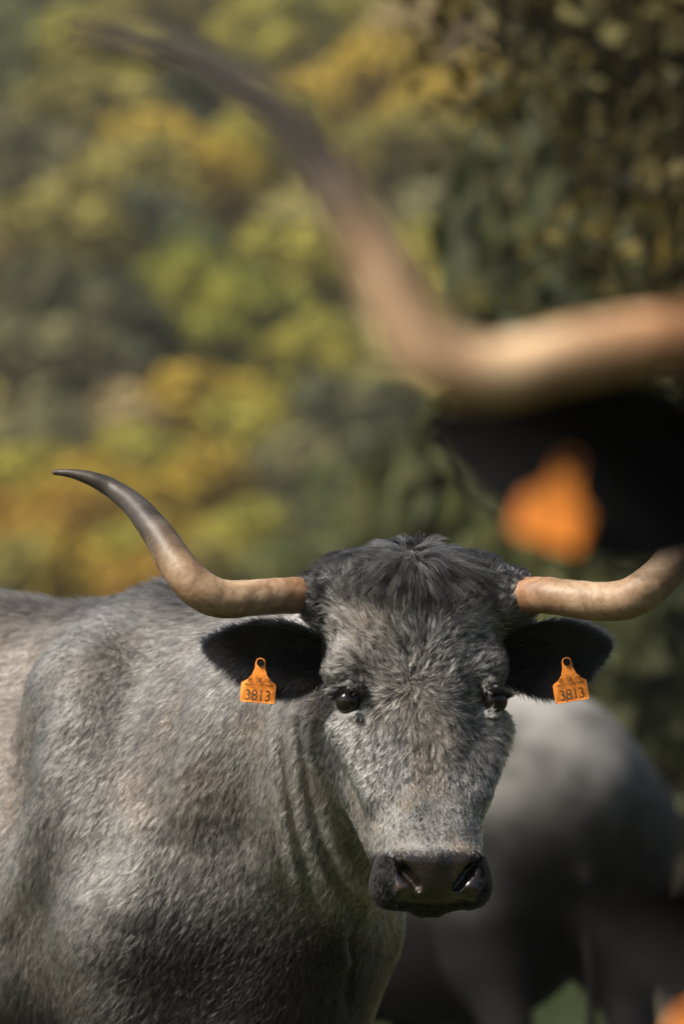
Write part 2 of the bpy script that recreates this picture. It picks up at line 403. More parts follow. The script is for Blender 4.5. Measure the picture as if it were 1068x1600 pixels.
# ================================================================== CATTLE
f32 = np.float32
def smin(a, b, k):
    h = np.clip(.5 + .5 * (b - a) / k, 0, 1); return b * (1 - h) + a * h - k * h * (1 - h)
def cone(p, a, b, ra, rb, sq=None):
    a = np.asarray(a, f32); b = np.asarray(b, f32); ab = b - a
    t = np.clip(((p - a) @ ab) / f32(ab @ ab), 0, 1)
    d = p - a - t[:, None] * ab
    if sq is not None: d = d * np.asarray(sq, f32)
    return np.sqrt((d * d).sum(1)) - (ra + t * (rb - ra))
def ell(p, c, r):
    q = (p - np.asarray(c, f32)); r = np.asarray(r, f32)
    k0 = np.sqrt(((q / r) ** 2).sum(1)); k1 = np.sqrt(((q / (r * r)) ** 2).sum(1)) + 1e-6
    return k0 * (k0 - 1) / k1
HZ = np.array([-.345, -.325, -.30, -.27, -.235, -.20, -.15, -.10, -.05, 0.0, .05, .10, .15, .185, .205, .222])
HW = np.array([ .012,  .045, .062, .072,  .079, .083, .091, .098, .103, .109, .119, .130, .133, .120, .095, .02])
HF = np.array([-.030, -.072,-.088,-.090, -.080,-.066,-.048,-.032,-.018,-.006, .004, .012, .024, .045, .070, .11])
HB = np.array([-.005,  .035, .06,  .085,  .11,  .14,  .20,  .245, .265, .275, .275, .27, .255, .235, .21, .16])
_zz = np.linspace(HZ[0], HZ[-1], 400)
def _sm(v):
    a = np.interp(_zz, HZ, v); k = np.exp(-np.linspace(-2, 2, 25) ** 2); k /= k.sum()
    return np.convolve(np.pad(a, 12, mode='edge'), k, 'valid')
HWs, HFs, HBs = _sm(HW), _sm(HF), _sm(HB)
def head_sdf(q):
    """head in its own frame: x across, y away from the viewer, z up the face; origin between the eyes"""
    ax = np.abs(q[:, 0]); s = np.stack([ax, q[:, 1], q[:, 2]], 1)
    z = q[:, 2]; w = np.interp(z, _zz, HWs); f = np.interp(z, _zz, HFs); b = np.interp(z, _zz, HBs)
    yc, hh = (f + b) / 2, (b - f) / 2; n = 2.7
    u = ((ax / w) ** n + (np.abs(q[:, 1] - yc) / hh) ** n) ** (1 / n)
    d = (u - 1) * np.minimum(w, hh)
    over = np.maximum(z - HZ[-1], HZ[0] - z); d = np.where(over > 0, np.maximum(d, 0) + over, d)
    d = smin(d, cone(s, (.086, .205, -.035), (.028, .075, -.24), .055, .03), .04)      # jaw
    d = smin(d, cone(s, (.098, .045, .050), (.108, .075, .040), .026, .024), .03)        # brow
    d = smin(d, cone(s, (.108, .05, -.045), (.072, -.002, -.15), .026, .014), .045)    # cheek bone
    d = smin(d, cone(s, (.09, .12, .155), (.133, .105, .152), .046, .034), .035)          # horn boss
    d = smin(d, cone(q, (.10, .11, .152), (.147, .082, .150), .044, .0365), .03)
    d = smin(d, cone(s, (.046, -.05, -.268), (.055, -.032, -.304), .028, .032), .02)     # muzzle wings
    d = smin(d, ell(s, (0, -.03, -.285), (.080, .060, .053)), .02)
    d = smin(d, ell(s, (0, .012, -.318), (.042, .045, .024)), .015)                       # chin
    d = smin(d, cone(s, (.098, .014, .019), (.123, .044, .011), .0105, .010), .008)      # upper lid
    d = smin(d, cone(s, (.098, .014, -.023), (.118, .038, -.024), .006, .006), .010)    # lower lid
    d = -smin(-d, np.sqrt(((s - np.array([.118, .016, -.001], f32)) ** 2).sum(1)) - .021, .006)   # eye socket
    d = smin(d, cone(s, (0, -.078, -.258), (.040, -.070, -.254), .020, .017), .012)                 # rounded top of the nose pad
    d = -smin(-d, cone(s, (.029, -.088, -.300), (.047, -.084, -.276), .0075, .0085, (1, .34, 1)), .005)   # nostril: a deep comma, open outwards
    d = -smin(-d, cone(s, (.047, -.084, -.276), (.065, -.075, -.251), .0085, .0040, (1, .34, 1)), .005)
    d = smin(d, cone(s, (.052, -.076, -.302), (.068, -.064, -.276), .012, .009), .008)             # wing of the nostril
    d = -smin(-d, cone(s, (.0, -.095, -.331), (.075, -.03, -.322), .004, .004), .006)             # mouth line
    return d
def body_sdf(p):
    """trunk and legs: x forward, y to the side, z up, origin on the ground below the withers"""
    s = np.stack([p[:, 0], np.abs(p[:, 1]), p[:, 2]], 1)
    d = ell(s, (-.55, 0, .88), (.72, .325, .41))
    d = smin(d, ell(s, (.08, 0, .88), (.36, .225, .42)), .10)
    d = smin(d, cone(s, (.0, 0, 1.228), (-1.15, 0, 1.235), .075, .09), .12)
    d = smin(d, cone(s, (.02, .15, 1.18), (.22, .17, .86), .085, .105), .10)
    d = smin(d, ell(s, (.25, 0, .80), (.165, .15, .24)), .10)
    d = smin(d, ell(s, (-1.15, 0, 1.08), (.36, .26, .28)), .12)
    d = smin(d, cone(s, (-1.18, .17, 1.0), (-1.22, .18, .68), .19, .12), .10)
    d = smin(d, cone(s, (.18, .17, .80), (.13, .16, .42), .105, .06), .08)
    d = smin(d, cone(s, (.13, .16, .42), (.15, .16, .08), .052, .042), .03)
    d = smin(d, cone(s, (.14, .16, .08), (.18, .16, .03), .055, .058), .03)
    d = smin(d, cone(s, (-1.20, .18, .70), (-1.36, .17, .46), .10, .058), .06)
    d = smin(d, cone(s, (-1.36, .17, .46), (-1.32, .17, .08), .05, .043), .03)
    d = smin(d, cone(s, (-1.32, .17, .08), (-1.28, .17, .03), .055, .058), .03)
    d = smin(d, cone(s, (-1.42, 0, 1.15), (-1.46, 0, .45), .018, .014), .05)
    return np.maximum(d, -s[:, 2])
class Cow:
    def __init__(s, head, body, head_scale=1.0, body_scale=1.0, extra=None):
        s.H, s.B = np.array(head), np.array(body); s.hs, s.bs = head_scale, body_scale
        s.Hi, s.Bi = np.linalg.inv(s.H), np.linalg.inv(s.B); s.extra = extra
    def h2w(s, q):
        q = np.array(q, float); q[..., 2] = np.where(q[..., 2] < 0, q[..., 2] * .895, q[..., 2])
        return q @ s.H[:3, :3].T * s.hs + s.H[:3, 3]
    def b2w(s, q): return np.asarray(q) @ s.B[:3, :3].T * s.bs + s.B[:3, 3]
    def q(s, P):
        q = ((P - s.H[:3, 3].astype(f32)) @ s.H[:3, :3].astype(f32)) / f32(s.hs)
        q[:, 2] = np.where(q[:, 2] < 0, q[:, 2] / f32(.895), q[:, 2]); return q
    def b(s, P): return ((P - s.B[:3, 3].astype(f32)) @ s.B[:3, :3].astype(f32)) / f32(s.bs)
    def sdf(s, P):
        P = np.asarray(P, f32); k = s.bs
        d = body_sdf(s.b(P)) * s.bs
        A, Bc, Cc = s.b2w([(.0, 0, 1.15), (.20, 0, 1.03), (.25, 0, .87)])
        a, b, c = s.h2w([(0, .21, .075), (0, .20, .0), (0, .16, -.09)])
        dn = cone(P, A, a, .12 * k, .085 * s.hs)
        dn = smin(dn, cone(P, Bc, b, .225 * k, .125 * s.hs), .10)
        dn = smin(dn, cone(P, Cc, c, .15 * k, .065 * s.hs), .10)
        D2 = s.b2w((.30, 0, .72)); dn = smin(dn, cone(P, D2, s.h2w((0, .20, -.15)), .055 * k, .02 * s.hs), .06)     # dewlap
        d = smin(d, dn, .10 * k)
        d = smin(d, head_sdf(s.q(P)) * s.hs, .035)
        if s.extra is not None: d = s.extra(P, d)
        return d
    def grad(s, P, e=.0015):
        g = np.zeros_like(P)
        for k in ((1, -1, -1), (-1, -1, 1), (-1, 1, -1), (1, 1, 1)):
            k = np.array(k, f32); g += k * s.sdf(P + k * f32(e))[:, None]
        return g / (4 * e)
    def project(s, P, it=2):
        P = np.asarray(P, f32)
        for _ in range(it):
            d = s.sdf(P); g = s.grad(P); P = P - np.clip(d, -.03, .03)[:, None] * g / np.maximum((g * g).sum(1), .2)[:, None]
        return P
def surface_nets(cow, xs, ys, zs):
    nx, ny, nz_ = len(xs), len(ys), len(zs); S = 4
    cx, cyy, cz = xs[S // 2::S], ys[S // 2::S], zs[S // 2::S]
    G = np.stack(np.meshgrid(cx, cyy, cz, indexing='ij'), -1).reshape(-1, 3).astype(f32)
    c = cow.sdf(G).reshape(len(cx), len(cyy), len(cz))
    ix, iy, iz = (np.minimum(np.arange(n) // S, m - 1) for n, m in ((nx, len(cx)), (ny, len(cyy)), (nz_, len(cz))))
    V = c[np.ix_(ix, iy, iz)].copy(); m = np.abs(V) < .12
    I = np.argwhere(m); out = np.empty(len(I), f32)
    for s0 in range(0, len(I), 400000):
        J = I[s0:s0 + 400000]; out[s0:s0 + 400000] = cow.sdf(np.stack([xs[J[:, 0]], ys[J[:, 1]], zs[J[:, 2]]], 1).astype(f32))
    V[m] = out
    neg = V < 0
    corner = [(a, b, c_) for a in (0, 1) for b in (0, 1) for c_ in (0, 1)]
    cnt = sum(neg[a:nx - 1 + a, b:ny - 1 + b, c_:nz_ - 1 + c_].astype(np.int8) for a, b, c_ in corner)
    cells = np.argwhere((cnt > 0) & (cnt < 8)); idx = np.full((nx - 1, ny - 1, nz_ - 1), -1, np.int32)
    idx[tuple(cells.T)] = np.arange(len(cells))
    acc = np.zeros((len(cells), 3)); num = np.zeros(len(cells)); ax = (xs, ys, zs)
    for c0 in corner:
        for k in range(3):
            if c0[k]: continue
            c1 = list(c0); c1[k] = 1
            i0, i1 = cells + np.array(c0), cells + np.array(c1)
            v0, v1 = V[tuple(i0.T)], V[tuple(i1.T)]; w = (v0 < 0) != (v1 < 0)
            t = np.where(w, v0 / np.where(v0 == v1, 1, v0 - v1), 0)
            p0 = np.stack([ax[j][i0[:, j]] for j in range(3)], 1); p1 = np.stack([ax[j][i1[:, j]] for j in range(3)], 1)
            acc += np.where(w[:, None], p0 + (p1 - p0) * t[:, None], 0); num += w
    P = acc / num[:, None]
    F = []
    for k in range(3):
        a, b = [(1, 2), (2, 0), (0, 1)][k]
        sl0 = [slice(None)] * 3; sl1 = [slice(None)] * 3; sl0[k] = slice(0, -1); sl1[k] = slice(1, None)
        n0, n1 = neg[tuple(sl0)], neg[tuple(sl1)]
        E = np.argwhere(n0 != n1); flip = n0[tuple(E.T)]
        ok = (E[:, a] > 0) & (E[:, b] > 0) & (E[:, a] < idx.shape[a]) & (E[:, b] < idx.shape[b]); E, flip = E[ok], flip[ok]
        def cell(da, db):
            J = E.copy(); J[:, a] -= da; J[:, b] -= db; return idx[tuple(J.T)]
        Q = np.stack([cell(1, 1), cell(0, 1), cell(0, 0), cell(1, 0)], 1)
        Q = np.where(flip[:, None], Q, Q[:, ::-1]); F.append(Q[(Q >= 0).all(1)])
    F = np.vstack(F)
    P = cow.project(P, 2)
    return np.asarray(P, np.float64), F
def axis(*parts):
    """parts: (start, end, step) joined"""
    r = [np.arange(a, b, s) for a, b, s in parts]; return np.concatenate(r)
def rotm(yaw=0, pitch=0, roll=0, loc=(0, 0, 0)):
    M = Matrix.Translation(loc) @ Matrix.Rotation(math.radians(yaw), 4, 'Z') @ Matrix.Rotation(math.radians(pitch), 4, 'X') @ Matrix.Rotation(math.radians(roll), 4, 'Y')
    return np.array(M)
def heading(vec, loc):
    return rotm(math.degrees(math.atan2(vec[1], vec[0])), loc=loc)

# ---------------------------------------------------------------- shared materials
def attr_mat(name, attr='coat', rough=.85, spec=.15):
    m, n, l, b = new_mat(name, rough, spec)
    a = n.new('ShaderNodeAttribute'); a.attribute_name = attr; l.new(a.outputs['Color'], b.inputs['Base Color'])
    return m, n, l, b
def hide_mat():
    """skin: coat colour under the hair; the bare nose pad is wet, dark and pebbled"""
    m, n, l, b = attr_mat('cow_hide')
    w = n.new('ShaderNodeAttribute'); w.attribute_name = 'wet'
    mr = n.new('ShaderNodeMapRange'); mr.inputs['To Min'].default_value = .9; mr.inputs['To Max'].default_value = .24
    l.new(w.outputs['Fac'], mr.inputs[0])
    tc = n.new('ShaderNodeTexCoord'); v = n.new('ShaderNodeTexVoronoi'); v.inputs['Scale'].default_value = 330; l.new(tc.outputs['Object'], v.inputs['Vector'])
    ns = n.new('ShaderNodeTexNoise'); ns.inputs['Scale'].default_value = 60; ns.inputs['Detail'].default_value = 6; l.new(tc.outputs['Object'], ns.inputs['Vector'])
    ad = nz(n, 'ShaderNodeMath', operation='ADD'); l.new(v.outputs['Distance'], ad.inputs[0]); l.new(ns.outputs['Fac'], ad.inputs[1])
    rr = nz(n, 'ShaderNodeMath', operation='MULTIPLY_ADD'); rr.inputs[1].default_value = .3; rr.inputs[2].default_value = -.15; l.new(ns.outputs['Fac'], rr.inputs[0])
    r2 = nz(n, 'ShaderNodeMath', operation='ADD'); l.new(mr.outputs[0], r2.inputs[0]); l.new(rr.outputs[0], r2.inputs[1]); l.new(r2.outputs[0], b.inputs['Roughness'])
    bp = n.new('ShaderNodeBump'); bp.inputs['Strength'].default_value = .16; bp.inputs['Distance'].default_value = .003
    l.new(ad.outputs[0], bp.inputs['Height']); l.new(bp.outputs[0], b.inputs['Normal'])
    sp = n.new('ShaderNodeMapRange'); sp.inputs['To Min'].default_value = .1; sp.inputs['To Max'].default_value = .75
    l.new(w.outputs['Fac'], sp.inputs[0]); l.new(sp.outputs[0], b.inputs['Specular IOR Level'])
    return m
HIDE = hide_mat()
def hair_mat(name, rough=.42, ior=1.34):
    m = bpy.data.materials.new(name); m.use_nodes = True; n, l = m.node_tree.nodes, m.node_tree.links
    n.remove(n['Principled BSDF'])
    h = n.new('ShaderNodeBsdfHairPrincipled'); h.parametrization = 'COLOR'
    h.inputs['Roughness'].default_value = rough; h.inputs['Radial Roughness'].default_value = .5; h.inputs['IOR'].default_value = ior; h.inputs['Random Roughness'].default_value = .3
    a = n.new('ShaderNodeAttribute'); a.attribute_name = 'coat'
    hi = n.new('ShaderNodeHairInfo'); rp = n.new('ShaderNodeValToRGB'); e = rp.color_ramp.elements      # frosted coat: each hair dark at the root, pale at the tip
    e[0].position, e[0].color = .15, (.28, .28, .29, 1); e[1].position, e[1].color = .85, (1, 1, 1, 1)
    mx = nz(n, 'ShaderNodeMix', data_type='RGBA', blend_type='MULTIPLY'); mx.inputs[0].default_value = 1.0
    l.new(hi.outputs['Intercept'], rp.inputs[0]); l.new(a.outputs['Color'], mx.inputs[6]); l.new(rp.outputs[0], mx.inputs[7]); l.new(mx.outputs[2], h.inputs['Color'])
    l.new(h.outputs[0], n['Material Output'].inputs[0]); return m
HAIR = hair_mat('cow_hair'); BLACKHAIR = hair_mat('black_hair', .65, 1.2)
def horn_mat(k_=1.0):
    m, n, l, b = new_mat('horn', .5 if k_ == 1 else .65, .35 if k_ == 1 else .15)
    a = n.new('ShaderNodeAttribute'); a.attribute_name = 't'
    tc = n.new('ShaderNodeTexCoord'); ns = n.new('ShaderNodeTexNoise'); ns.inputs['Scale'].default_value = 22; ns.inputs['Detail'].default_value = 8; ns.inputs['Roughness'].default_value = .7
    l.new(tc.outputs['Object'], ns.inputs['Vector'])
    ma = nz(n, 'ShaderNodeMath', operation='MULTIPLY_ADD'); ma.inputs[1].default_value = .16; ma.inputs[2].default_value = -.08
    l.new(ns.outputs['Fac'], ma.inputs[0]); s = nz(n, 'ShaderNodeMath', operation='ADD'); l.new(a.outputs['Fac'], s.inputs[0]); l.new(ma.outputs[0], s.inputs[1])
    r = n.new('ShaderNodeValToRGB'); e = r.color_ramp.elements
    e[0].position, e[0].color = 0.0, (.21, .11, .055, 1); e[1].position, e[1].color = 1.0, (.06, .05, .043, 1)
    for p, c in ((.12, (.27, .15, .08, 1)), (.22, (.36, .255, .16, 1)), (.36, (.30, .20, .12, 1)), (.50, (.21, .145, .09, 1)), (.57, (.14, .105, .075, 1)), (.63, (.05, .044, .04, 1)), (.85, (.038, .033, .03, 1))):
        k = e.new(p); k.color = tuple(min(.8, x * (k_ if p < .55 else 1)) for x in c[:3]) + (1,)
    l.new(s.outputs[0], r.inputs[0])
    # dark streaks and scuffs running with the grain
    n2 = n.new('ShaderNodeTexNoise'); n2.inputs['Scale'].default_value = 120; n2.inputs['Detail'].default_value = 8; l.new(tc.outputs['Object'], n2.inputs['Vector'])
    n3 = n.new('ShaderNodeTexNoise'); n3.inputs['Scale'].default_value = 14; n3.inputs['Detail'].default_value = 5; n3.inputs['Distortion'].default_value = 1.5; l.new(tc.outputs['Object'], n3.inputs['Vector'])
    rp = n.new('ShaderNodeValToRGB'); rp.color_ramp.elements[0].position = .36; rp.color_ramp.elements[0].color = (.5, .42, .36, 1); rp.color_ramp.elements[1].position = .6; rp.color_ramp.elements[1].color = (1, 1, 1, 1)
    l.new(n3.outputs['Fac'], rp.inputs[0])
    mx = nz(n, 'ShaderNodeMix', data_type='RGBA', blend_type='MULTIPLY'); mx.inputs[0].default_value = .8
    l.new(r.outputs[0], mx.inputs[6]); l.new(rp.outputs[0], mx.inputs[7])
    rq = n.new('ShaderNodeValToRGB'); rq.color_ramp.elements[0].position = .3; rq.color_ramp.elements[0].color = (.55, .5, .45, 1); rq.color_ramp.elements[1].position = .55; rq.color_ramp.elements[1].color = (1, 1, 1, 1)
    l.new(n2.outputs['Fac'], rq.inputs[0])
    my = nz(n, 'ShaderNodeMix', data_type='RGBA', blend_type='MULTIPLY'); my.inputs[0].default_value = .5
    l.new(mx.outputs[2], my.inputs[6]); l.new(rq.outputs[0], my.inputs[7]); l.new(my.outputs[2], b.inputs['Base Color'])
    bp = n.new('ShaderNodeBump'); bp.inputs['Strength'].default_value = .35; bp.inputs['Distance'].default_value = .002
    l.new(n2.outputs['Fac'], bp.inputs['Height']); l.new(bp.outputs[0], b.inputs['Normal'])
    return m
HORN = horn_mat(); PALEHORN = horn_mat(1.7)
EYE, _n, _l, _b = new_mat('eyeball', .05, .38); _b.inputs['Base Color'].default_value = (.008, .006, .005, 1)
TAGM = noise_mat('tag_plastic', (.72, .21, .026), (.86, .285, .04), 90, .45, .35, .15, 200)
INK = noise_mat('tag_ink', (.03, .022, .014), (.075, .05, .025), 400, .6, .2)
FAINT = noise_mat('faded_tag_ink', (.13, .05, .012), (.28, .10, .02), 600, .6, .2)
EARM = noise_mat('ear_skin', (.003, .003, .0033), (.007, .0065, .0065), 40, .9, .08)

# ---------------------------------------------------------------- horns, ears, tags (head frame)
MAINH = rotm(9.5, 0, -.4, at(664, 1093, 8.2))
def to_head(P): return (np.asarray(P) - MAINH[:3, 3]) @ MAINH[:3, :3]
_hl = [(545, 930, 31), (487, 931, 30.5), (440, 931, 30), (395, 934, 30), (350, 936, 31.5), (318, 925, 33), (296, 906, 32.5), (277, 883, 30), (258, 851, 27.5), (234, 817, 24), (208, 788, 20), (178, 765, 16.5), (146, 749, 12.5), (112, 740, 8), (84, 738, 4.6)]
_hr = [(798, 932, 30), (822, 931, 31), (850, 930, 30.5), (890, 935, 30.5), (935, 940, 32), (975, 937, 33.5), (1005, 922, 33.5), (1035, 896, 32), (1062, 858, 29.5), (1088, 822, 26), (1114, 792, 22), (1146, 767, 17.5), (1180, 751, 13), (1214, 742, 8.5), (1242, 740, 4.6)]
def horn_path(L):
    n = len(L); out = []
    for i, (px, py, r) in enumerate(L):
        t = i / (n - 1); out.append(to_head(at(px, py, 8.2 + .115 - .12 * math.sin(math.pi * min(1, t * 1.3)) * .8 + .06 * max(0, t - .5))))
    return np.array(out), np.array([r * .95 * 8.3 / FPX for _, _, r in L])
HORNS = []
for L in (_hl, _hr):
    P, R = horn_path(L); V, F, t = tube(P, R, 28, 110)
    g = (fbm(V, 30, 5) - .5) * .0022 + .0007 * np.sin(t * 150 + 6 * fbm(V, 25, 8)) * np.exp(-t * 5); C = np.repeat(np.mean(V[:-2].reshape(-1, 28, 3), axis=1), 28, 0)
    V[:-2] += norm(V[:-2] - C) * g[:-2, None]
    HORNS.append((V, F, t))
def ear_geo(sx, n=40, m=22):
    """cupped leaf-shaped ear; root at the head, tip outwards; sx = -1 for the one on the picture's left"""
    V, F, S = [], [], []
    for layer in (0, 1):
        for i in range(n):
            s = i / (n - 1)
            w = .048 * (math.sin(math.pi * min(1, .14 + s * .86)) ** .72) * (1 - .08 * s)
            w = max(w, .003); c = np.array([sx * (.130 + .155 * s), .135 - .035 * math.sin(math.pi * s), .064 + .016 * s - .008 * math.sin(math.pi * s)])
            for j in range(m):
                a = (j / (m - 1)) * 2 - 1
                roll = .042 * (1 - s * .55) * math.sin(math.pi * min(1, .2 + .8 * s))
                y = -roll * (abs(a) ** 2.2) * (1.15 if a > 0 else .75)
                p = c + np.array([sx * .004 * a, y + (.006 * (1 - a * a) + .0015 if layer else 0), a * w])
                V.append(p); S.append((s, a))
    o = n * m
    for i in range(n - 1):
        for j in range(m - 1):
            q = (i * m + j, (i + 1) * m + j, (i + 1) * m + j + 1, i * m + j + 1)
            F.append(q if sx < 0 else q[::-1]); F.append(tuple(o + k for k in (q[::-1] if sx < 0 else q)))
    rim = [i * m for i in range(n)] + [(n - 1) * m + j for j in range(1, m)] + [i * m + m - 1 for i in range(n - 2, -1, -1)] + list(range(m - 2, 0, -1))
    for k in range(len(rim)):
        a, b = rim[k], rim[(k + 1) % len(rim)]; q = (a, a + o, b + o, b); F.append(q if sx > 0 else q[::-1])
    return np.array(V), F, np.array(S)
def tag_mesh():
    """ear tag: rectangular flag with sloping shoulders up to a narrow neck; pin hole at the origin"""
    prof = [(.0265, -.0665), (.0285, -.0645), (.0290, -.050), (.0288, -.036), (.0270, -.0335), (.019, -.029), (.0125, -.021), (.0088, -.010), (.0082, .000), (.006, .0055), (.0, .0075)]
    pts = prof + [(-x, y) for x, y in prof[-2::-1]]; n = len(pts)
    V = [(x, 0.0004, y) for x, y in pts] + [(x, .0022, y) for x, y in pts] + [(x * .985, -.0002, y * .992 - .0002) for x, y in pts]
    F = [tuple(range(2 * n, 3 * n))[::-1], tuple(range(n, 2 * n))]
    for k in range(n):
        j = (k + 1) % n; F.append((k, j, n + j, n + k)[::-1]); F.append((2 * n + k, 2 * n + j, j, k)[::-1])
    # slight bend
    V = [(x, y + 9 * x * x, z) for x, y, z in V]
    return mesh_mixed('ear_tag', V, F, False)
def text_mesh(body, size, sx=1.0):
    c = bpy.data.curves.new('print', 'FONT'); c.body = body; c.size = size; c.align_x = 'CENTER'; c.extrude = .00012; c.resolution_u = 3
    o = bpy.data.objects.new('print', c); COL.objects.link(o); dg = bpy.context.evaluated_depsgraph_get()
    me = bpy.data.meshes.new_from_object(o.evaluated_get(dg)); bpy.data.objects.remove(o)
    n = len(me.vertices); a = np.empty(n * 3, np.float32); me.vertices.foreach_get('co', a); a = a.reshape(-1, 3)
    b = np.stack([a[:, 0] * sx, -a[:, 2], a[:, 1]], 1); b[:, 1] += 9 * b[:, 0] ** 2; me.vertices.foreach_set('co', b.ravel()); me.update(); return me
TAGMESH = tag_mesh()
NUM = text_mesh('3813', .0255, .86); SMALL = text_mesh('08', .0125, .72); DIG = text_mesh('1745', .0105, .62); LET = text_mesh('ES', .0105, .62)
def barcode():
    V, F = [], []; g = random.Random(4); x = -.0232
    while x < .0232:
        w = g.choice((.0006, .0009, .0013)); o = len(V)
        for xx, zz in ((x, -.0395), (x + w, -.0395), (x + w, -.0352), (x, -.0352)): V.append((xx, 9 * xx * xx - .0004, zz))
        F.append((o, o + 1, o + 2, o + 3)); x += w + g.choice((.0006, .0009))
    return mesh_mixed('barcode', V, F, False)
BAR = barcode()
def add_tag(parent, M, printed=True):
    t = link('ear_tag', TAGMESH, parent, TAGM); t.matrix_basis = Matrix(M)
    # pin: a small dark stud through the ear
    a = np.linspace(0, 2 * np.pi, 14, endpoint=False)
    V = [(math.cos(x) * .006, -.0035, math.sin(x) * .006 - .0005) for x in a] + [(math.cos(x) * .0068, .004, math.sin(x) * .0068 - .0005) for x in a]
    me = mesh_mixed('pin', V, [tuple(range(14)), tuple(range(27, 13, -1))] + [(k, k + 14, (k + 1) % 14 + 14, (k + 1) % 14) for k in range(14)], False)
    link('pin', me, t, EARM)
    if printed:
        for nm, me, mt, x, z in (('number_print', NUM, INK, 0, -.0632), ('code_print', SMALL, INK, -.0005, -.0335), ('digit_print', DIG, FAINT, .0135, -.0330), ('letter_print', LET, FAINT, -.0150, -.0335)):
            o = link(nm, me, t, mt); o.location = (x, -.0004 + (9 * x * x if x else 0), z)
        link('barcode_print', BAR, t, FAINT)
    return t
def sphere_mesh(name, r, seg=24):
    import bmesh
    b = bmesh.new(); bmesh.ops.create_uvsphere(b, u_segments=seg, v_segments=seg // 2, radius=r)
    me = bpy.data.meshes.new(name); b.to_mesh(me); b.free(); me.polygons.foreach_set('use_smooth', [True] * len(me.polygons)); return me
EYEBALL = sphere_mesh('eyeball', .0192)
def M4(cow, loc, yaw=0, roll=0, pitch=0):
    return Matrix(cow.H) @ Matrix.Scale(cow.hs, 4) @ Matrix.Translation(loc) @ Matrix.Rotation(math.radians(yaw), 4, 'Z') @ Matrix.Rotation(math.radians(pitch), 4, 'X') @ Matrix.Rotation(math.radians(roll), 4, 'Y')

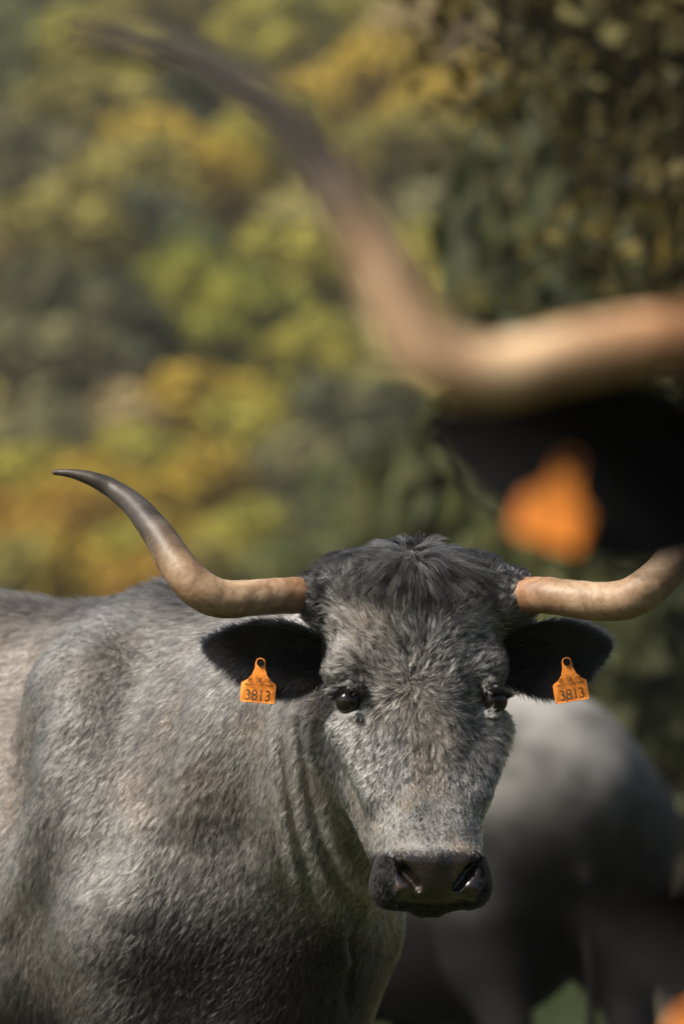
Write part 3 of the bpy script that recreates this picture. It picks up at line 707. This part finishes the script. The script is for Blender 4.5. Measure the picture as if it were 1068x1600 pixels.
# ---------------------------------------------------------------- coat colours
def coat(cow, P, kind='grey'):
    """linear RGB of the coat at points P: natural markings of the breed, plus tuft shade and throat light painted in"""
    q, b = cow.q(P.astype(f32)), cow.b(P.astype(f32)); n = len(P)
    N1, N2, N3 = fbm(P, 9, 1), fbm(P, 28, 7), fbm(P, 3.2, 13)
    if kind == 'black':
        c = np.full((n, 3), .005) * (0.7 + .6 * N2[:, None]); return c
    v = .20 + .15 * (N1 - .5) + .06 * (N3 - .5) + .10 * (N2 - .5)
    v = v + .16 * sstep(.44, .58, b[:, 0]) * sstep(.80, .9, b[:, 2])      # pale throat, colour raised further to offset the head's shadow
    warm = sstep(.50, .70, fbm(P, 6.5, 31)) * .4 + .10
    bz, bx = b[:, 2], b[:, 0]
    if kind == 'pale': v = v * .68 + .26 * (N3 - .5) + .24 * (fbm(P, 6, 88) - .5); warm = warm * 0; warm = warm * .4
    else: warm = np.maximum(warm, .6 * sstep(.1, -.3, bx) * sstep(.9, 1.15, bz))
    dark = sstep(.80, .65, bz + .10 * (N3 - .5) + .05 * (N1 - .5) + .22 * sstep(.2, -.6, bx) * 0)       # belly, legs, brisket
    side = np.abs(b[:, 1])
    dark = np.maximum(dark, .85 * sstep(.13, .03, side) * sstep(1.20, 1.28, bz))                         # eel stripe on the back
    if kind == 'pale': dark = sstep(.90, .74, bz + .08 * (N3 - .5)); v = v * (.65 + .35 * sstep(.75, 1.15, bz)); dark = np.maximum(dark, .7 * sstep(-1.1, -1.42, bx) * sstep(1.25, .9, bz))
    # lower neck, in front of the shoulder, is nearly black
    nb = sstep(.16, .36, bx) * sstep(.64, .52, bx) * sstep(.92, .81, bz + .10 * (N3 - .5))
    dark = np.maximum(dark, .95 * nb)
    hd = sstep(.035, .0, head_sdf(q)) * sstep(.22, .16, q[:, 1])
    x, y, z = q[:, 0], q[:, 1], q[:, 2]; ax = np.abs(x)
    hv = .28 + .22 * (N2 - .5) + .16 * (fbm(P, 60, 77) - .5)
    hv = hv + .16 * np.exp(-((ax - .105) / .022) ** 2 - ((z + .045) / .04) ** 2)                         # pale patch under the eye
    hv = hv + .03 * np.exp(-((ax - .085) / .03) ** 2 - ((z - .04) / .05) ** 2)
    hv = hv - .07 * np.exp(-((ax - .055) / .018) ** 2 - ((z + .02) / .05) ** 2)                          # dark bar inside the eyes
    hv = hv - .16 * np.exp(-((ax - .110) / .028) ** 2 - ((z - .026) / .018) ** 2)                        # darker upper lids
    hv = hv + .10 * np.exp(-((ax - .055) / .03) ** 2 - ((z + .185) / .05) ** 2)                          # pale ring above the muzzle
    hv = hv - .05 * np.exp(-(x / .02) ** 2 - ((z + .15) / .06) ** 2) - .10 * sstep(.075, .13, z) * sstep(.09, .0, ax)
    hw = .55 * sstep(.42, .62, fbm(P, 16, 41)) * sstep(.12, -.05, z) + .6 * np.exp(-((x + .07) / .04) ** 2 - ((z - .11) / .035) ** 2)
    hdk = np.maximum(sstep(.135, .172, z - .16 * ax + .03 * (N2 - .5)), sstep(-.236, -.250, z - .10 * np.maximum(ax - .03, 0) * 0) * sstep(.10, .05, y))  # dark poll with the tuft's shadow painted in below it, and black muzzle
    hdk = np.maximum(hdk, .8 * sstep(.12, .135, ax) * sstep(.03, .07, z) * sstep(.03, .07, y))
    lid = np.exp(-(((ax - .113) / .024) ** 2 + ((z - .004) / .022) ** 2) ** 2) * sstep(.10, .05, y)
    hdk = np.maximum(hdk, .95 * lid)
    v = np.clip(v * (1 - hd) + hv * hd, .025, .45); warm = warm * (1 - hd) + hw * hd; dark = np.clip(np.maximum(dark * (1 - hd), hdk * hd), 0, 1)
    g = np.array([1.0, .985, .95]); w = np.array([1.28, 1.0, .74])
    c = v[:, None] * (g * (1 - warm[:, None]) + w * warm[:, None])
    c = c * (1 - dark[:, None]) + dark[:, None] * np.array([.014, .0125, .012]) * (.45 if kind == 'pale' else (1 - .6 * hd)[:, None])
    return np.clip(c, .004, .8)
def nose_attr(cow, P):
    q = cow.q(P.astype(f32)); z = q[:, 2]; ax = np.abs(q[:, 0])
    top = -.243 - .020 * np.exp(-(ax / .03) ** 2) * 0 - .9 * np.maximum(ax - .045, 0) 
    w = sstep(0, -.006, z - top) * sstep(-.03, -.045, q[:, 1]) * sstep(-.332, -.322, z) * sstep(.066, .056, ax)
    return w
def set_attr(me, name, data, color=True):
    if color:
        a = me.attributes.new(name, 'FLOAT_COLOR', 'POINT'); a.data.foreach_set('color', np.hstack([data, np.ones((len(data), 1))]).astype(np.float32).ravel())
    else:
        a = me.attributes.new(name, 'FLOAT', 'POINT'); a.data.foreach_set('value', np.asarray(data, np.float32))
def cow_parts(cow, root, V, F, kind, tags=(), printed=True, horns=HORNS, ear_size=1.0):
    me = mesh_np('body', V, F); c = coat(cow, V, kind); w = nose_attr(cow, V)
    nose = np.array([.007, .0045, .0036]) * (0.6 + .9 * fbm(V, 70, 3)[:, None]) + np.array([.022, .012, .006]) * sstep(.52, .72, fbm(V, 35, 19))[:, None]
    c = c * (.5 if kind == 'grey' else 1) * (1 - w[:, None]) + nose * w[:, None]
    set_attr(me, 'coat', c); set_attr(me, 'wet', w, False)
    link('body', me, root, HIDE)
    Mh = Matrix(cow.H) @ Matrix.Scale(cow.hs, 4)
    for (hv, hf, ht) in horns:
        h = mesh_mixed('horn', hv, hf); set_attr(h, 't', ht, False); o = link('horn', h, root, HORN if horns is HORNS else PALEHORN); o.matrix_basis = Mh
    for sx in (-1, 1):
        ev, ef, es = ear_geo(sx); c_ = np.array([sx * .13, .135, .064]); ev = (ev - c_) * ear_size + c_ + np.array([0, 0, .03 * (ear_size - 1)])
        o = link('ear', mesh_mixed('ear', ev, ef), root, EARM); o.matrix_basis = Mh
        e = link('eye', EYEBALL, root, EYE); e.matrix_basis = M4(cow, (sx * .1075, .0312, -.0015))
    for sx, roll, tx, tz, ts, *ty in tags: add_tag(root, M4(cow, (sx * tx, ty[0] if ty else .062, tz), yaw=-6 + 3 * sx, roll=roll, pitch=-3) @ Matrix.Scale(ts, 4), printed)

# ---------------------------------------------------------------- hair
def fur_object(name, parent, P, C, R, mat=None):
    """hair curves: P (n,k,3), C (n,3) colour per hair, R (k,) or (n,k) radius"""
    n, k = P.shape[:2]; hc = bpy.data.hair_curves.new(name); hc.add_curves([k] * n)
    hc.attributes['position'].data.foreach_set('vector', P.astype(np.float32).ravel())
    a = hc.attributes.get('radius') or hc.attributes.new('radius', 'FLOAT', 'POINT')
    a.data.foreach_set('value', np.broadcast_to(R, (n, k)).astype(np.float32).ravel())
    a = hc.attributes.new('coat', 'FLOAT_COLOR', 'CURVE'); a.data.foreach_set('color', np.hstack([C, np.ones((n, 1))]).astype(np.float32).ravel())
    hc.materials.append(mat or HAIR); return link(name, hc, parent)
def tri_sample(V, F, weight, n, rng):
    T = np.vstack([F[:, [0, 1, 2]], F[:, [0, 2, 3]]]) if F.shape[1] == 4 else F
    A, B, Cc = V[T[:, 0]], V[T[:, 1]], V[T[:, 2]]
    ar = .5 * np.linalg.norm(np.cross(B - A, Cc - A), axis=1) * weight[T].mean(1)
    i = rng.choice(len(T), n, p=ar / ar.sum()); u, v = rng.random(n), rng.random(n); s = u + v > 1; u[s], v[s] = 1 - u[s], 1 - v[s]
    return A[i] + (B[i] - A[i]) * u[:, None] + (Cc[i] - A[i]) * v[:, None]
def grow(root, N, T, L, lift, tips=None, clump=.5, k=5, jitter=.15, rng=RNG, droop=.0):
    """hair bundles: direction T in the surface, rising by lift, gathering towards the tip of their tuft"""
    s = np.linspace(0, 1, k); D = norm(T + rng.normal(0, jitter, T.shape))
    D = norm(D - N * (D * N).sum(1, keepdims=True))
    rise = (lift[:, None] * (s - .45 * s * s))[..., None] * N[:, None]
    P = root[:, None] + L[:, None, None] * (D[:, None] * (s ** 1.15)[None, :, None] + rise)
    P[:, :, 2] -= L[:, None] * droop * s[None] ** 2
    if tips is not None: P += (clump * s ** 1.5)[None, :, None] * (tips - P[:, -1])[:, None]
    return P - (N * .0015)[:, None]

# ---------------------------------------------------------------- the grey cow in focus
bd = np.array([.62, -.785]); wp = at(215, 905, 9.0)
BODY = heading(bd, (wp[0] + .03, 9.0, 0)); BODY[2, 3] = 0.0
def march(cow, px, py, y0=7.9, y1=11.0):
    d = ray(px, py); o = np.array([0, 0, CAM_H]); y = y0
    for _ in range(140):
        v = float(cow.sdf((o + d * y)[None])[0])
        if v < .0008: return o + d * y
        y += max(v * .6, .0008)
        if y > y1: return None
    return o + d * y
cow0 = Cow(MAINH, BODY, body_scale=1.02)
RELIEF = [  # skin folds of the throat and the lie of shoulder and neck muscles: pixels along each line, height, width
    ([(487, 1078), (491, 1150), (500, 1230), (520, 1300), (548, 1362), (572, 1398)], .017, .013),
    ([(456, 1100), (463, 1200), (480, 1290), (502, 1370), (526, 1440)], .014, .013),
    ([(472, 1100), (478, 1200), (492, 1285), (516, 1360), (545, 1425)], -.010, .009),
    ([(505, 1350), (518, 1410), (536, 1470), (548, 1530)], .014, .014),
    ([(430, 1120), (436, 1220), (450, 1310), (474, 1400)], .009, .014),
    ([(444, 1120), (449, 1220), (464, 1310), (488, 1390)], -.007, .009),
    ([(535, 1450), (548, 1510), (545, 1580)], -.012, .014),
    ([(170, 975), (135, 1060), (110, 1150), (80, 1250), (45, 1350), (10, 1450)], .026, .05),
    ([(250, 990), (215, 1080), (190, 1180), (170, 1290), (150, 1400)], -.016, .045),
    ([(340, 1020), (318, 1110), (300, 1210), (290, 1320)], .016, .04),
    ([(395, 1090), (385, 1180), (378, 1270), (372, 1360)], -.012, .03),
    ([(230, 1250), (215, 1350), (205, 1450)], .012, .035),
]
relief = []
for pts, A_, sg in RELIEF:
    pts = np.array(pts, float); tt = np.linspace(0, len(pts) - 1, 9); k_ = np.arange(len(pts))
    pf = [np.polyval(np.polyfit(k_, pts[:, j], min(3, len(pts) - 1)), tt) for j in (0, 1)]
    Q = [march(cow0, a, b) for a, b in zip(*pf)]; ok = [i for i, x in enumerate(Q) if x is not None]
    dep = np.polyval(np.polyfit(tt[ok], [Q[i][1] for i in ok], 2), tt); Q = np.array([at(pf[0][i], pf[1][i], dep[i]) for i in ok])
    relief.append((Q.astype(f32), A_, sg, Q.min(0) - 2.6 * sg, Q.max(0) + 2.6 * sg))
def folds(P, d):
    d = d.copy()
    for Q, A_, sg, lo, hi in relief:
        I = np.where(((P > lo) & (P < hi)).all(1))[0]
        if len(I) == 0: continue
        p = P[I]; m = np.full(len(I), 9., f32); te = np.zeros(len(I), f32); n = len(Q) - 1
        for j in range(n):
            ab = Q[j + 1] - Q[j]; t = np.clip(((p - Q[j]) @ ab) / (ab @ ab), 0, 1); e = np.sqrt(((p - Q[j] - t[:, None] * ab) ** 2).sum(1))
            w = e < m; m = np.where(w, e, m); te = np.where(w, (j + t) / n, te)
        d[I] -= A_ * np.exp(-(m / sg) ** 2) * np.clip(np.minimum(te, 1 - te) * 5 + .15, 0, 1)
    return d
main = Cow(MAINH, BODY, body_scale=1.02, extra=folds)
V0, F0 = surface_nets(main, axis((-1.95, -.20, .02), (-.20, .36, .0052), (.36, .75, .02)), axis((7.85, 8.03, .02), (8.03, 8.50, .0052), (8.50, 10.95, .02)), axis((-.03, .80, .02), (.80, 1.42, .0052), (1.42, 1.55, .02)))
cow_root = empty('grey_cow'); BASES = {cow_root.name: Vector(BODY[:3, 3])}
tag(cow_root, 'shaggy grey cow in sharp focus facing the viewer, both ears tagged', 'cow')
cow_parts(main, cow_root, V0, F0, 'grey', ((-1, 5, .230, .056, .88), (1, -9, .221, .056, .88)))

def main_fur():
    g = np.random.default_rng(3)
    me = [c for c in cow_root.children if c.name.startswith('body')][0].data
    nr = np.empty(len(V0) * 3, np.float32); me.vertices.foreach_get('normal', nr); Nv = nr.reshape(-1, 3).astype(float)
    q = main.q(V0.astype(f32)); headw = (head_sdf(q) < .012) & (q[:, 1] < .24)
    view = norm(np.array([0, 0, CAM_H]) - V0); face = (Nv * view).sum(1)
    pxx = 534 + FPX * V0[:, 0] / V0[:, 1]; inside = sstep(-420, -60, pxx) * (V0[:, 2] > .45)
    vis = sstep(-.55, .0, face) * inside
    wet = nose_attr(main, V0); eye = np.minimum(np.linalg.norm(V0 - main.h2w((-.1085, .022, 0)), axis=1), np.linalg.norm(V0 - main.h2w((.1085, .022, 0)), axis=1))
    def flow(P):
        q = main.q(P.astype(f32)).astype(float); b = main.b(P.astype(f32)).astype(float)
        x, y, z = q.T; dx, dz = x + .014 + (fbm(P, 30, 91) - .5) * .03 + g.normal(0, .012, len(P)), z - .018 + (fbm(P, 30, 95) - .5) * .03 + g.normal(0, .010, len(P))
        rr = np.sqrt(dx * dx + dz * dz) + 1e-4
        tw = 1.1 * np.exp(-rr / .035); hx = (dx - tw * dz) / rr; hz = (dz + tw * dx) / rr
        up = sstep(.0, .06, z); hz = hz * (1 - up) + (.7 * hz + .25) * up
        Th = np.stack([hx, .5 * sstep(.07, .12, np.abs(x)), hz - .3 * sstep(-.03, -.08, z)], 1)
        n1 = (fbm(P, 26, 51) - .5) * 2.6; c, s = np.cos(n1), np.sin(n1)
        Th = np.stack([Th[:, 0] * c - Th[:, 2] * s, Th[:, 1], Th[:, 0] * s + Th[:, 2] * c], 1)
        Tb = np.stack([-.75 + 0 * x, (fbm(P, 6, 61) - .5) * 1.3, -1.0 + .9 * sstep(.1, .5, b[:, 0]) * 0 + (fbm(P, 6, 66) - .5) * 1.2], 1)
        Th = Th @ main.H[:3, :3].T; Tb = Tb @ main.B[:3, :3].T
        hw = (sstep(.03, .005, head_sdf(q.astype(f32))) * sstep(.24, .17, q[:, 1]))[:, None]
        return Th * hw + Tb * (1 - hw), q, b, hw[:, 0]
    objs = []
    for name, wsel, nclump, per, spread, L0, rad in (('head_hair', headw, 46000, 6, .0012, .0150, .00046), ('body_hair', ~headw, 165000, 3, .0014, .014, .00046)):
        w = np.where(wsel, vis, 0) * (1 - wet) * (eye > .0245)
        cen = tri_sample(V0, F0, w, nclump, g).astype(f32)
        cen = main.project(cen, 1); N = norm(main.grad(cen)).astype(float); cen = cen.astype(float)
        T, q, b, hw = flow(cen); T = T + g.normal(0, .22, T.shape); T = norm(T - N * (T * N).sum(1, keepdims=True))
        ncl = len(cen); L = L0 * (.7 + .7 * g.random(ncl)) * (.45 + 1.1 * fbm(cen, 9, 5))
        z, y, ax = q[:, 2], q[:, 1], np.abs(q[:, 0])
        L *= 1 - hw * (.55 * sstep(.0, -.2, z)) - hw * .62 * np.exp(-((ax - .11) / .035) ** 2 - (z / .036) ** 2)
        L *= 1 - .5 * hw * sstep(-.228, -.245, z); L *= 1 + .5 * hw * sstep(.05, .14, z); L *= 1 - .6 * hw * sstep(.10, .135, ax) * sstep(.09, .13, z)
        dorsal = (1 - hw) * sstep(.16, .05, np.abs(b[:, 1])) * sstep(1.17, 1.26, b[:, 2]); L *= 1 + 1.3 * dorsal
        lift = .30 + .20 * g.random(ncl) + .9 * dorsal + .25 * hw * sstep(.0, .12, z)
        L = np.maximum(L, .0065)
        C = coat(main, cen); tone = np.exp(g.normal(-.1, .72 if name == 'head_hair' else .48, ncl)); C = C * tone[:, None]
        dkc = g.random(ncl) < (.36 if name == 'head_hair' else .13); C[dkc] *= .2     # lighter and darker tufts
        I = np.repeat(np.arange(ncl), per); n = len(I)
        B1 = norm(np.cross(N, T)); off = g.normal(0, spread, (n, 2))
        r = cen[I] + T[I] * off[:, :1] * 1.6 + B1[I] * off[:, 1:]
        r = main.project(r.astype(f32), 1).astype(float)
        tip = cen + L[:, None] * (T * 1.0 + N * (lift * .55)[:, None]) + g.normal(0, .0015, (ncl, 3))
        LL = L[I] * (.7 + .55 * g.random(n))
        tp = tip[I] + g.normal(0, .0011, (n, 3)) + T[I] * ((LL - L[I])[:, None])
        P = grow(r, N[I], T[I], LL, lift[I], tp, .55, 5, .16, g)
        Ch = C[I] * np.exp(g.normal(0, .42, n))[:, None]; dk = g.random(n) < .2; Ch[dk] *= .22; lt = g.random(n) < .10; Ch[lt] *= 1.6
        R = rad * np.array([1, .95, .8, .55, .12])
        objs.append(fur_object(name, cow_root, P, np.clip(Ch, .003, .8), R))
    # ---- mop of hair on the poll
    ncl = 5600; c0 = np.array([-.005, .075, .198])
    cen = []
    while len(cen) < ncl:
        p = np.array([g.normal(0, .085), g.uniform(.015, .16), g.uniform(.158, .225)])
        if abs(p[0]) < .15 and p[2] > .163 + .22 * abs(p[0]): cen.append(p)
    cen = main.project(main.h2w(np.array(cen)).astype(f32), 3); N = norm(main.grad(cen)).astype(float); cen = cen.astype(float)
    q = main.q(cen.astype(f32)).astype(float); d = q - c0
    Th = np.stack([d[:, 0] * 1.5, d[:, 1] - .01, d[:, 2] * 1.4 - .012], 1) + g.normal(0, .014, (ncl, 3)); rad = np.linalg.norm(d, axis=1)
    T = norm(Th) @ main.H[:3, :3].T; T = norm(T - N * (T * N).sum(1, keepdims=True))
    near = np.exp(-(rad / .035) ** 2); L = (.024 + .013 * g.random(ncl)) * (1 + .25 * near); lift = .15 + .28 * g.random(ncl) + .34 * near
    L *= 1 - .45 * sstep(.06, .14, np.abs(q[:, 0])); wild = g.random(ncl) < .10; L[wild] *= 1.25; lift[wild] += .6
    per = 13; I = np.repeat(np.arange(ncl), per); n = len(I); B1 = norm(np.cross(N, T)); off = g.normal(0, .0022, (n, 2))
    r = cen[I] + T[I] * off[:, :1] + B1[I] * off[:, 1:]; r = main.project(r.astype(f32), 1).astype(float)
    tip = cen + L[:, None] * (T + N * (lift * .55)[:, None]); tip[:, 2] -= L * .25
    P = grow(r, N[I], T[I], L[I] * (.75 + .4 * g.random(n)), lift[I], tip[I] + g.normal(0, .003, (n, 3)), .5, 6, .2, g, .3)
    base = np.array([.0045, .0046, .005]); grey = np.array([.26, .255, .24]); mid = (np.exp(-((q[:, 0]) / .06) ** 2) * sstep(.15, .45, g.random(ncl)))[I]
    f = (g.random(n) ** 1.5 * 1.0 + .04) * mid * .8
    C = base * (1 - f[:, None]) + grey * f[:, None]; C *= np.exp(g.normal(0, .35, n))[:, None]
    fur_object('poll_tuft', cow_root, P, np.clip(C, .004, .6), .00036 * np.array([1, 1, .9, .75, .5, .12]), BLACKHAIR)
    # ---- ear fringe and short black ear hair
    for sx in (-1, 1):
        ev, ef, es = ear_geo(sx); ear = [c for c in cow_root.children if c.name.startswith('ear') and not c.name.startswith('ear_')][0 if sx < 0 else 1]
        half = len(ev) // 2; k = 26000; i = g.integers(0, half, k); s, a = es[i, 0], es[i, 1]
        m = 22; j = np.clip(i + 1, 0, half - 1); r = ev[i] + (ev[j] - ev[i]) * 0 + g.normal(0, .0022, (k, 3)) * np.array([1, .3, 1])
        edge = np.abs(a) > .9
        Ne = np.stack([0 * s, -np.ones(k), -.5 * a], 1); Ne = norm(Ne)
        Te = norm(np.stack([sx * (.9 + 0 * s), np.zeros(k), .55 * a - .25], 1) + g.normal(0, .18, (k, 3)))
        L = .011 + .010 * g.random(k) + .022 * ((s < .45) & (np.abs(a) < .7)) * g.random(k) + .001 * edge
        P = grow(r, Ne, Te, L, .35 + .3 * g.random(k) + np.where(edge, -.2, 0), None, 0, 5, .2, g, .1)
        Te2 = np.where(edge[:, None], norm(np.stack([sx * .45 + 0 * s, 0 * s, np.sign(a)], 1)), 0); P += Te2[:, None] * (L * .3)[:, None, None] * (np.linspace(0, 1, 5) ** 1.2)[None, :, None]
        C = np.array([.010, .010, .011]) * np.exp(g.normal(0, .5, k))[:, None]
        rootw = sstep(.3, .05, s); C += ((rootw + .25 * (s < .5)) * (g.random(k) < .3))[:, None] * .06
        P = P @ np.eye(3); o = fur_object('ear_hair', ear, P, np.clip(C, .003, .5), .0004 * np.array([1, 1, .85, .6, .15]), BLACKHAIR)
    # ---- eyelashes
    for sx in (-1, 1):
        k = 170; t = g.random(k); r = np.stack([sx * (.093 + .032 * t), .004 + .032 * t + g.normal(0, .001, k), .020 - .010 * t ** 2 + g.normal(0, .001, k)], 1)
        D = norm(np.stack([sx * (.2 + 1.0 * t), -.9 + .3 * t, -.15 + .1 * t], 1) + g.normal(0, .1, (k, 3))); s = np.linspace(0, 1, 5); L = .014 + .008 * g.random(k)
        P = r[:, None] + L[:, None, None] * D[:, None] * s[None, :, None]; P[:, :, 2] -= (.25 * L)[:, None] * np.sin(s * np.pi)[None]
        P = main.h2w(P.reshape(-1, 3)).reshape(k, 5, 3)
        fur_object('eyelash', cow_root, P, np.full((k, 3), .006), .00042 * np.array([1, 1, .8, .5, .1]))
main_fur()

# ---------------------------------------------------------------- the other cattle
def coarse_cow(name, cow, lab, kind, lo, hi, step, hstep, tags, loc, printed=False, horns=HORNS, ear_size=1.0):
    hc = cow.H[:3, 3]; r = .42 * cow.hs; ax = []
    for k in range(3):
        a0, a1 = max(lo[k], hc[k] - r), min(hi[k], hc[k] + r)
        ax.append(axis((lo[k], a0, step), (a0, a1, hstep), (a1, hi[k], step)))
    V, F = surface_nets(cow, *ax); root = empty(name, (0, 0, 0)); BASES[root.name] = Vector(cow.B[:3, 3]); tag(root, lab, 'cow')
    cow_parts(cow, root, V, F, kind, tags, printed, horns, ear_size); return root
# black cow close to the camera: only its horn, ear and tag reach into the picture
fh = at(1488, 935, 3.57); FH = rotm(1, 0, 3.0, fh)
fb = heading(np.array([-.72, -.69]), (fh[0] + .62, fh[1] + .80, 0))
_fg = [(1180, 520, 56), (1062, 530, 57), (1000, 535, 57), (900, 553, 56), (800, 578, 57), (728, 580, 62), (668, 545, 64), (620, 462, 60), (572, 372, 53), (521, 288, 48), (466, 212, 43), (400, 152, 39), (325, 107, 35), (240, 75, 28), (170, 57, 20), (112, 46, 11)]
fP = np.array([(at(x, y, 3.57 + .05 - .05 * math.sin(math.pi * i / 15)) - FH[:3, 3]) @ FH[:3, :3] for i, (x, y, r) in enumerate(_fg)])
fV, fF, fT = tube(fP, np.array([r * .89 * 3.6 / FPX for *_, r in _fg]), 28, 100)
FHORNS = [(fV, fF, fT), (fV * np.array([-1, 1, 1]), [q[::-1] for q in fF], fT)]
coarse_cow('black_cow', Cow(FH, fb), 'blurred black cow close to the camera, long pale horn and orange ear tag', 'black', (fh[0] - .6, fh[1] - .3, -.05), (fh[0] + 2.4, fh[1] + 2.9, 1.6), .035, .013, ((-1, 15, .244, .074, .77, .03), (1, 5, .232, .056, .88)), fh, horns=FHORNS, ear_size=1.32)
# second grey cow standing behind
g0 = np.array([.50, 15.6, 0.0]); gd = norm(np.array([-.36, .93]))
GB = heading(gd, (.10, 15.6, 0)); gh = (GB[0, 3] + gd[0] * .80, GB[1, 3] + gd[1] * .80, 1.05)
GH = rotm(math.degrees(math.atan2(gd[1], gd[0])) + 90, 0, 0, gh)
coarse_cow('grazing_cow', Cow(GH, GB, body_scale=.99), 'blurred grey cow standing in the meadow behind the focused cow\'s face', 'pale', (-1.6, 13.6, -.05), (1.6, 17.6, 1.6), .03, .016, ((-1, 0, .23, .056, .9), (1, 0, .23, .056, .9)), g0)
# dark calf at the lower right corner, only its ear tag shows
ch = at(1566, 1672, 3.75); CH = rotm(4, 0, 4, ch)
cb = heading(np.array([-.72, -.69]), (ch[0] + .42, ch[1] + .55, 0))
coarse_cow('black_calf', Cow(CH, cb, head_scale=.8, body_scale=.68), 'blurred black calf in the lower right corner, orange tag just in view', 'black', (ch[0] - .5, ch[1] - .3, -.05), (ch[0] + 1.9, ch[1] + 2.2, 1.3), .03, .013, ((-1, 12, .23, .056, 1), (1, 0, .23, .056, 1)), ch, horns=[], ear_size=1.4)

# every animal's root stands on the ground under its shoulders
for o in list(COL.objects):
    if o.type == 'EMPTY' and o.name in BASES:
        o.location = BASES[o.name]; inv = Matrix.Translation(-o.location)
        for c in o.children: c.matrix_parent_inverse = inv
# ---------------------------------------------------------------- the air over the valley
def haze():
    import bmesh
    b = bmesh.new(); bmesh.ops.create_cube(b, size=1.0)
    me = bpy.data.meshes.new('haze'); b.to_mesh(me); b.free()
    o = link('haze', me); o.scale = (620, 800, 190); o.location = (0, 320, 89)
    m = bpy.data.materials.new('haze'); m.use_nodes = True; n = m.node_tree.nodes; n.remove(n['Principled BSDF'])
    v = n.new('ShaderNodeVolumePrincipled'); v.inputs['Density'].default_value = .0004; v.inputs['Color'].default_value = (.93, .94, .95, 1); v.inputs['Anisotropy'].default_value = .2
    m.node_tree.links.new(v.outputs[0], n['Material Output'].inputs['Volume']); me.materials.append(m)
    tag(o, 'thin pale haze in the air towards the hillside', 'haze', kind='stuff')
haze()
